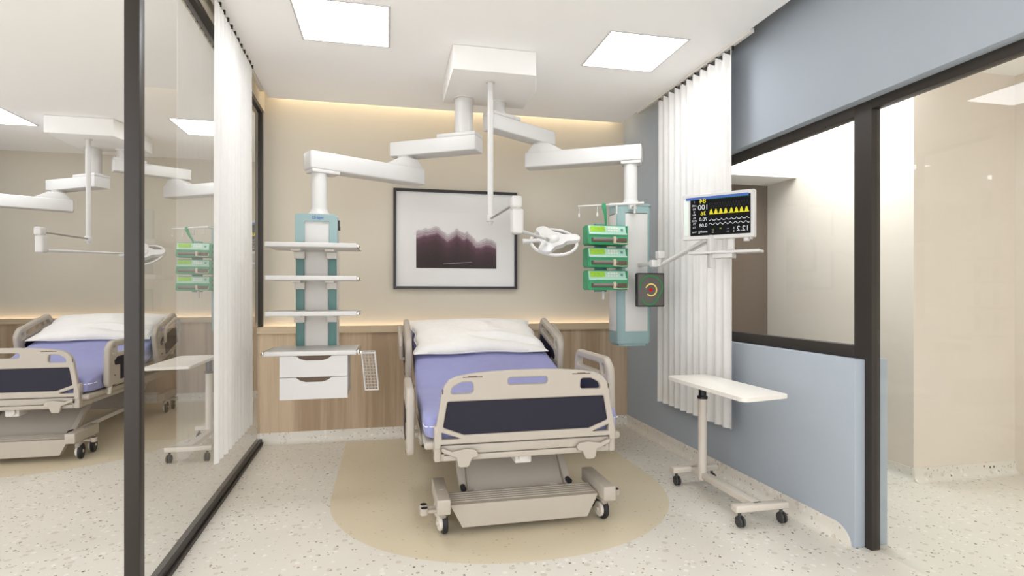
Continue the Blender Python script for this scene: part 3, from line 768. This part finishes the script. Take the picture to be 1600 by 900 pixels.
def make_pump(z, label):
    t = thing('infusion_pump', label, 'infusion pump', (1.655, 4.0, z), 0, 'green infusion pumps')
    w, d = .162, .15   # half width, depth
    sec = [(0, .0), (.004, .092), (.035, .150), (d, .155), (d, 0)]     # (y,z) section
    body = MB().prism([(-w, .0), (w, .0), (w, .153), (-w, .153)], 0, d, 0, Matrix.Translation((0, d, 0)) @ XZ)
    for v in body.bm.verts:
        if v.co.y < .01 and v.co.z > .1: v.co.y += .045
    bmesh.ops.bevel(body.bm, geom=body.bm.edges[:], offset=.009, segments=3, affect='EDGES')
    b = body.build('housing', 'green', t)
    sl = math.atan2(.045, .153)
    face = Matrix.Translation((0, .0, 0)) @ Matrix.Rotation(-sl, 4, 'X')
    MB().box(-w+.006, w-.012, -.006, .004, .090, .152, .003, 2, face).build('control_face', 'green_pale', b)
    MB().box(-w+.006, w-.006, -.012, .006, .078, .092, .004, 2, face).build('front_lip', 'green_pale', b)
    MB().box(-w+.018, -.022, -.0085, -.005, .102, .146, .001, 1, face).build('lcd', 'lcd', b)
    k = MB()
    for i in range(4):
        for r_ in range(2): k.box(.0+i*.022, .016+i*.022, -.009, -.005, .106+r_*.020, .118+r_*.020, .001, 1, face)
    k.build('keypad', 'offwhite', b)
    MB().box(.105, .126, -.0095, -.005, .110, .130, .002, 1, face).build('dial_key', 'teal_dark', b)
    MB().box(-w+.022, w-.018, -.004, .02, .020, .052, .003).build('syringe_slot', 'dark_gap', b)
    MB().cyl((-w+.03, -.004, .040), (.065, -.004, .040), .0125, 14).build('syringe', 'grey', b)
    sl_ = MB().box(.03, .052, -.022, .0, .016, .062, .006).box(.03, .055, -.018, -.004, .010, .018)
    sl_.build('plunger_clamp', 'tan', b)
    MB().tube([(.04, -.006, .012), (.10, -.012, .008), (.150, -.010, .010), (.155, -.006, .04)], .0035, 8).build('drive_lever', 'tan', b)
    sd = MB().box(w-.004, w+.007, .03, d-.01, .005, .15, .003); sd.build('end_plate', 'green', b)
    MB().cyl((w+.006, .07, .11), (w+.010, .07, .11), .010, 12).cyl((w+.006, .075, .06), (w+.010, .075, .06), .010, 12).build('socket', 'dark_gap', b)
    return t
pz = ((1.722, 'topmost'), (1.548, 'middle'), (1.374, 'lowest'))
pumps = [make_pump(z, f'{n} of the three green infusion pumps on the pendant right of the bed') for z, n in pz]
for o, (z, n) in zip(pumps, pz):
    copy_tree(o, ND, f'{n} green infusion pump seen through the glass partition')

def make_monitor():
    c = Vector((2.145, 3.327, 1.868))
    t = thing('patient_monitor', 'white patient monitor showing coloured waveforms in front of the right-hand curtain', 'monitor', c, math.atan2(-.346, .314), 'patient monitors')
    w, h = .2335, .155
    o = fillet([(-w, -h), (w, -h), (w, h), (-w, h)], .008, 3)
    b = MB().add_mesh(plate([o], .055, .005), Matrix.Translation((0, .0275, 0)) @ XZ).build('casing', 'white', t)
    MB().box(-w+.012, -w+.042, -.002, .002, -h+.03, h-.035, .001).build('key_strip', 'key_pale', b)
    sx0, sx1, sz0, sz1 = -.178, w-.024, -h+.026, h-.028
    s = MB().box(sx0, sx1, -.003, .003, sz0, sz1).build('screen', 'screen', t)
    Y = -.0045
    MB().box(sx0-.03, sx1-.012, Y, -.002, sz1-.012, sz1+.006).build('title_bar', 's_blue', s)
    W_ = sx1-sx0; H_ = sz1-sz0
    def fx(u): return sx0+u*W_
    def fz(v): return sz1-v*H_
    def txt(str_, u, v, size, m):
        me = text_mesh(str_, size, .0003); me.transform(Matrix.Diagonal((-1, 1, 1, 1)))
        MB().add_mesh(me, Matrix.Translation((fx(u), Y, fz(v))) @ XZ).build('readout', m, s)
    txt('84', .215, .09, .046, 's_yellow'); txt('100', .225, .26, .048, 's_white'); txt('36', .225, .42, .038, 's_yellow')
    txt('70.0', .225, .575, .032, 's_white'); txt('0.08', .225, .735, .032, 's_white'); txt('12.2', .88, .875, .046, 's_white')
    txt('mmHg', .22, .90, .022, 's_white'); txt('Resp', .07, .90, .015, 's_white')
    txt('21', .39, .86, .015, 's_lime'); txt('34', .39, .93, .012, 's_white'); txt('28', .52, .84, .014, 's_lime'); txt('SYS', .64, .86, .008, 's_white'); txt('AUX', .64, .92, .008, 's_white'); txt('5', .735, .85, .018, 's_white'); txt('2', .735, .93, .016, 's_white')
    for i, (tt, vv) in enumerate((('I', .10), ('aVR', .20), ('V2', .29), ('II', .37), ('Ao', .44), ('Pa', .53), ('CVP', .61), ('T1', .69), ('T2', .78))):
        txt(tt, .07, vv, .019, 's_white')
    def wave(v, fn, th, m, n=260, u0=.325, u1=.985):
        mb = MB(); T, Bt = [], []
        pts = [(fx(u0+(u1-u0)*i/n), fz(v)+fn(i/n)*.02) for i in range(n+1)]
        mb.grid([[Vector((x, Y, z+th/2)) for x, z in pts], [Vector((x, Y, z-th/2)) for x, z in pts]])
        mb.build('waveform', m, s)
    wave(.06, lambda a: .35*abs(math.sin(a*60))-.1, .004, 's_green')
    wave(.22, lambda a: .75*math.sin(a*95), .002, 's_grey')
    pk = lambda a: math.exp(-((a % .125)-.05)**2/.0001)
    mb = MB()
    for i in range(8):
        uc = .36+i*.081+(.012 if i > 3 else 0)
        mb.prism([(fx(uc)-.012, fz(.445)), (fx(uc)+.012, fz(.445)), (fx(uc)+.007, fz(.36)), (fx(uc)+.003, fz(.32)), (fx(uc)-.003, fz(.32)), (fx(uc)-.007, fz(.36))], 0, .001, 0, Matrix.Translation((0, Y, 0)) @ XZ)
    mb.box(fx(.33), fx(.62), Y, Y+.001, fz(.455), fz(.44)).box(fx(.645), fx(.98), Y, Y+.001, fz(.455), fz(.44))
    mb.build('waveform', 's_yellow', s)
    wave(.60, lambda a: .5*math.exp(-(((a*8) % 1)-.5)**2/.03)-.2, .004, 's_white')
    wave(.71, lambda a: .28*math.sin(a*50), .004, 's_white')
    MB().cyl((w-.055, .03, -h+.002), (w-.055, .03, -h-.022), .02, 16).box(w-.035, w-.02, .015, .045, -h-.012, -h+.002, .003).build('camera_knob', 'white', t)
    tr = MB().box(-.185, .27, -.035, .10, -.255, -.237, .004).build('keyboard_tray', 'white', t)
    MB().box(-.03, .10, -.02, .09, -.285, -.254, .004).build('tray_bracket', 'white', tr)
    for xa in (-.075, .06): MB().box(xa, xa+.04, .02, .05, -.24, -h+.004, .004).build('tray_strut', 'white', tr)
    return t
mon = make_monitor()
copy_tree(mon, (-3.46, 2.33, 0), 'patient monitor beyond the glass partition, almost hidden behind the left curtain')

def make_display():
    t = thing('bedside_display', 'small dark upright display with green, yellow and red curves beside the pump column', 'display', (1.975, 3.95, 1.375))
    w, h = .115, .13
    b = MB().add_mesh(plate([fillet([(-w, -h), (w, -h), (w, h), (-w, h)], .012, 4)], .03, .004), Matrix.Translation((0, .015, 0)) @ XZ).build('casing', 'black', t)
    s = MB().box(-w+.010, w-.010, -.003, .003, -h+.010, h-.010).build('screen', 'display', t)
    def arc(pts, r, m, n): MB().tube([(x, -.004, z) for x, z in pts], r, 8).build(n, m, s)
    g = []
    ctl = [(-.086, .01), (-.085, .05), (-.06, .09), (-.01, .108), (.05, .095), (.088, .05), (.092, .0), (.06, -.06), (.03, -.10), (-.01, -.115), (-.05, -.10), (-.078, -.06)]
    for i in range(len(ctl)-1):
        p0, p1, p2, p3 = [Vector(ctl[min(max(i+k, 0), len(ctl)-1)]) for k in (-1, 0, 1, 2)]
        for k in range(5):
            u = k/5; q = .5*((2*p1)+(p2-p0)*u+(2*p0-5*p1+4*p2-p3)*u*u+(3*p1-p0-3*p2+p3)*u**3); g.append((q.x, q.y))
    arc(g, .0042, 'd_green', 'green_curve')
    arc([(.045*math.cos(a)+.002, .045*math.sin(a)) for a in [math.radians(160-(160+135)*k/24) for k in range(25)]], .005, 'd_yellow', 'yellow_curve')
    MB().cyl((0, -.004, 0), (0, -.001, 0), .014, 18).box(-.02, .02, -.0035, -.001, -.003, .003).build('red_mark', 'd_red', s)
    MB().box(-.03, .03, .03, .185, -.03, .03, .004).build('bracket', 'offwhite', t)
    return t
make_display()

def make_basket():
    t = thing('wire_basket', 'narrow white wire basket hanging from the right end of the drawer worktop', 'basket', (-.125, 3.80, .96))
    w = MB(); W_, D_, H_ = .082, .11, .24; r = .0019
    def P(u, v, z): return Vector((u*W_-W_/2+(.0 if z == 0 else 0)+.00+(-z)*.10, v*D_-D_/2, z))
    fr = MB()
    for z in (0, -H_): fr.tube([P(0, 0, z), P(1, 0, z), P(1, 1, z), P(0, 1, z)], .0042, 8, True)
    for u, v in ((0, 0), (1, 0), (1, 1), (0, 1)): fr.cyl(P(u, v, 0), P(u, v, -H_), .0038, 8)
    for i in range(1, 12):
        z = -H_*i/12
        w.tube([P(0, 0, z), P(1, 0, z), P(1, 1, z), P(0, 1, z)], r, 5, True)
    for u in (.25, .5, .75):
        for v in (0, 1): w.cyl(P(u, v, 0), P(u, v, -H_), r, 5)
        w.cyl(P(u, 0, -H_), P(u, 1, -H_), r, 5); w.cyl(P(0, u, 0), P(0, u, -H_), r, 5); w.cyl(P(1, u, 0), P(1, u, -H_), r, 5)
    fr.build('rim', 'white', t); w.build('wire_mesh', 'cream', t)
    MB().box(-.062, -.040, -.03, .03, -.012, .010, .003).build('hook', 'chrome', t)
    return t
make_basket()

def make_lamp():
    P = Vector((.725, 3.97, 2.88))
    t = thing('examination_lamp', 'white examination lamp on a thin ceiling pole above the bed', 'lamp', P, 0, 'ceiling examination lamps')
    def bd(mb, name, m, par=t, **k): return inside(mb, P).build(name, m, par, **k)
    bd(MB().lathe([(.021, 1.90), (.021, 2.872), (.034, 2.873), (.034, 2.879)], (.725, 3.97, 0), 20), 'pole', 'white')
    bd(MB().box(.698, .752, 3.942, 3.998, 1.865, 1.915, .01, 3).lathe([(.012, 1.845), (.02, 1.865)], (.725, 3.97, 0)), 'pole_joint', 'white')
    bd(MB().cyl((.727, 3.945, 1.888), (.73, 3.20, 1.876), .008, 10), 'upper_rod', 'steel')
    e = bd(MB().box(.700, .762, 3.13, 3.21, 1.845, 1.915, .014, 3), 'elbow', 'white')
    bd(MB().box(.704, .772, 3.135, 3.22, 1.695, 1.842, .016, 3).cyl((.735, 3.17, 1.84), (.735, 3.17, 1.85), .026), 'spring_housing', 'white', e)
    C = Vector((1.215, 4.0, 1.742))
    bd(MB().cyl((.765, 3.21, 1.718), (1.13, 3.90, 1.742), .014, 12, .008), 'lower_rod', 'white')
    n = Vector((-.1, -.62, .78)).normalized(); u = (Vector((1, 0, 0))-n*n.x).normalized(); v = n.cross(u)
    mx = Matrix.Translation(C) @ Matrix((u, v, n)).transposed().to_4x4()
    def hd(mb, name, m, par=None): bmesh.ops.transform(mb.bm, matrix=mx, verts=mb.bm.verts[:]); return bd(mb, name, m, par or t)
    head = hd(MB().tube([(.172*math.cos(a), .172*math.sin(a), -.012) for a in [2*PI*k/48 for k in range(48)]], .012, 10, True), 'lamp_ring', 'white')
    pts = []
    for k in range(72):
        a = 2*PI*k/72
        r = .092+max(.105*math.exp(-(((a+PI) % (2*PI)-PI)/.34)**4), *[.098*math.exp(-(((a-b+PI) % (2*PI)-PI)/.42)**4) for b in (2.0, -2.25)])
        if abs((a % (2*PI))-PI) < 1.0: r = max(r, .115)
        pts.append((r*math.cos(a), r*math.sin(a)))
    hd(MB().prism(pts, -.012, .022, .004), 'lamp_cover', 'white', head)
    hd(MB().ball((-.02, 0, .02), .06, 1, 1, .55), 'lamp_dome', 'white', head)
    hd(MB().lathe([(.165, -.022), (.165, -.014)], (0, 0, 0), 40), 'lamp_lens', 'lens', head)
    hd(MB().tube([(-.11, .0, .01), (-.19, .01, .004), (-.235, .015, .0)], [.018, .016, .02], 12), 'lamp_handle', 'white', head)
    bd(MB().cyl((1.10, 3.85, 1.742), (1.15, 3.935, 1.742), .013, 12), 'head_joint', 'steel', head)
    return t
lamp = make_lamp()
copy_tree(lamp, ND, 'thin-armed examination lamp beyond the glass partition')

# ------------------------------------------------------------------ overbed table
def make_table():
    t = thing('overbed_table', 'white overbed table on an H-shaped wheeled base beside the blue wall', 'table', (2.1, 3.2, 0), 0, 'overbed tables')
    L = t.location
    def bd(mb, name, m, par=t): return inside(mb, L).build(name, m, par)
    top = fillet([(1.862, 2.64), (2.186, 2.70), (2.172, 3.49), (1.856, 3.49)], [.035, .02, .05, .05], 5)
    bd(MB().prism(top, .762, .785, .004), 'tabletop', 'table')
    bd(MB().box(1.93, 2.14, 3.30, 3.46, .742, .763, .003), 'top_bracket', 'black')
    bd(MB().cyl((2.105, 3.44, .075), (2.105, 3.44, .64), .029, 22), 'column', 'table_leg')
    bd(MB().lathe([(.034, .628), (.034, .645), (.025, .65), (.025, .745)], (2.105, 3.44, 0), 20), 'column_collar', 'black')
    bd(MB().box(2.085, 2.145, 2.86, 3.58, .085, .125, .006), 'base_beam', 'table_leg')
    for y in (2.86, 3.58):
        bar = bd(MB().box(1.95, 2.30, y-.03, y+.03, .085, .125, .010, 3), 'base_foot', 'table_leg')
        for x in (1.985, 2.26):
            w = MB()
            for s in (-1, 1):
                w.lathe([(.026, -.008), (.031, -.005), (.033, 0), (.031, .005), (.026, .008)], mx=Matrix.Translation((x+s*.011, y-.012, .033)) @ Matrix.Rotation(PI/2, 4, 'Y'), seg=20)
            w.cyl((x, y-.012, .04), (x, y, .088), .010, 10)
            bd(w, 'caster', 'caster', bar)
    return t
tab = make_table()
copy_tree(tab, (-3.68, 2.06, 0), 'overbed table beyond the glass partition beside the left curtain')

# ------------------------------------------------------------------ curtains
def make_curtain(p, q, side, label, n=11, zb=.415, zt=3.024):
    p = Vector((p[0], p[1], 0)); q = Vector((q[0], q[1], 0)); d = q-p; Ln = d.length; d.normalize(); nrm = Vector((-d.y, d.x, 0))
    mid = (p+q)/2
    t = thing('curtain', label, 'curtain', (mid.x, mid.y, zb), 0, 'white pleated curtains')
    def row(z, off):
        out = []; steps = n*14
        f = (zt-z)/(zt-zb)
        for i in range(steps+1):
            s = i/steps; ph = s*n*2*PI
            amp = (.010+.004*f+.003*math.sin(s*17+3*f))*(1.1 if side < 0 else .75)
            ph2 = ph+.35*math.sin(s*9+f*1.5)
            a = math.cos(ph2); a = math.copysign(abs(a)**.7, a)
            z_ = z
            if z > zt-.01: z_ = z-.028*(.5-.5*math.cos(ph2))
            out.append(p+d*(Ln*s)+nrm*(amp*a+off)+Vector((0, 0, z_)))
        return out
    zs = [zb+(zt-zb)*k/14 for k in range(15)]
    mb = MB(); A = [row(z, 0) for z in zs]
    mb.grid(A); 
    inside(mb, t.location).build('drape', 'curtain', t, sharp=3)
    for i in range(n+1):
        c = p+d*(Ln*(i/n if i < n else .992))
        g = MB().box(-.008, .008, -.006, .006, zt-.016, zt+.010, .002, 1, Matrix.Translation((c.x, c.y, 0)))
        inside(g, t.location).build('glider', 'frame', t)
    return t
make_curtain((2.295, 3.375), (2.295, 4.43), -1, 'white pleated curtain hanging against the blue right-hand wall')
make_curtain((-.944, 3.42), (-.978, 4.44), 1, 'white pleated curtain hanging in front of the glass partition on the left', zb=.385)
o = MB().box(2.281, 2.311, 3.17, 4.84, 3.034, 3.064, .003).build('curtain_track', 'offwhite')
tag(o, 'pale ceiling track over the curtain on the blue wall', 'curtain track', 'curtain tracks')
o = MB().box(-.015, .015, 0, 3.4, 3.034, 3.064, .003).build('curtain_track', 'offwhite')
o.location = (-.958+sk(1.6)*1.0-.0, 1.6, 0); o.rotation_euler.z = math.atan(.034)
tag(o, 'pale ceiling track over the curtain at the glass partition', 'curtain track', 'curtain tracks')

# ------------------------------------------------------------------ picture
pc = thing('framed_picture', 'black framed mountain photograph with wide pale mount on the wall above the bed', 'picture', (.652, 5.395, 1.867))
PW, PH = .60, .478
MB().add_mesh(plate([[(-PW, -PH), (PW, -PH), (PW, PH), (-PW, PH)], [(-PW+.026, -PH+.026), (PW-.026, -PH+.026), (PW-.026, PH-.026), (-PW+.026, PH-.026)]], .05, .002), XZ).build('picture_frame', 'frame_black', pc)
MB().box(-PW+.02, PW-.02, -.004, .02, -PH+.02, PH-.02).build('mount_board', 'mount_paper', pc)
art = MB().box(-.387, .392, -.002, .002, -.275, .26).build('print', 'art', pc); art.location = (0, -.005, -.002)
ln = MB(); ln.tube([(-.13, -.008, -.235), (.0, -.008, -.226), (.15, -.008, -.215)], [.002, .004, .002], 6); ln.build('pale_streak', 'small_text', pc)

# ------------------------------------------------------------------ world, camera
wd = bpy.data.worlds.new('world'); sc.world = wd; wd.use_nodes = True
bg = wd.node_tree.nodes['Background']; bg.inputs[0].default_value = lin((246, 250, 255)); bg.inputs[1].default_value = 2.05
cam = bpy.data.cameras.new('camera'); co = bpy.data.objects.new('camera', cam); COL.objects.link(co)
cam.sensor_width = 36; cam.lens = 870/1600*36; cam.shift_y = 8/1600
co.location = (0, 0, 1.35); co.rotation_euler = (PI/2, 0, -math.atan(195/874)); cam.clip_start = .05
sc.camera = co
vs = sc.view_settings; vs.view_transform = 'Standard'; vs.look = 'None'; vs.exposure = 0.43; vs.gamma = 1; vs.use_curve_mapping = False
cy = sc.cycles
cy.use_denoising = True; cy.max_bounces = 10; cy.diffuse_bounces = 6; cy.transparent_max_bounces = 16; cy.glossy_bounces = 4
cy.caustics_reflective = False; cy.caustics_refractive = False; cy.sample_clamp_indirect = 6
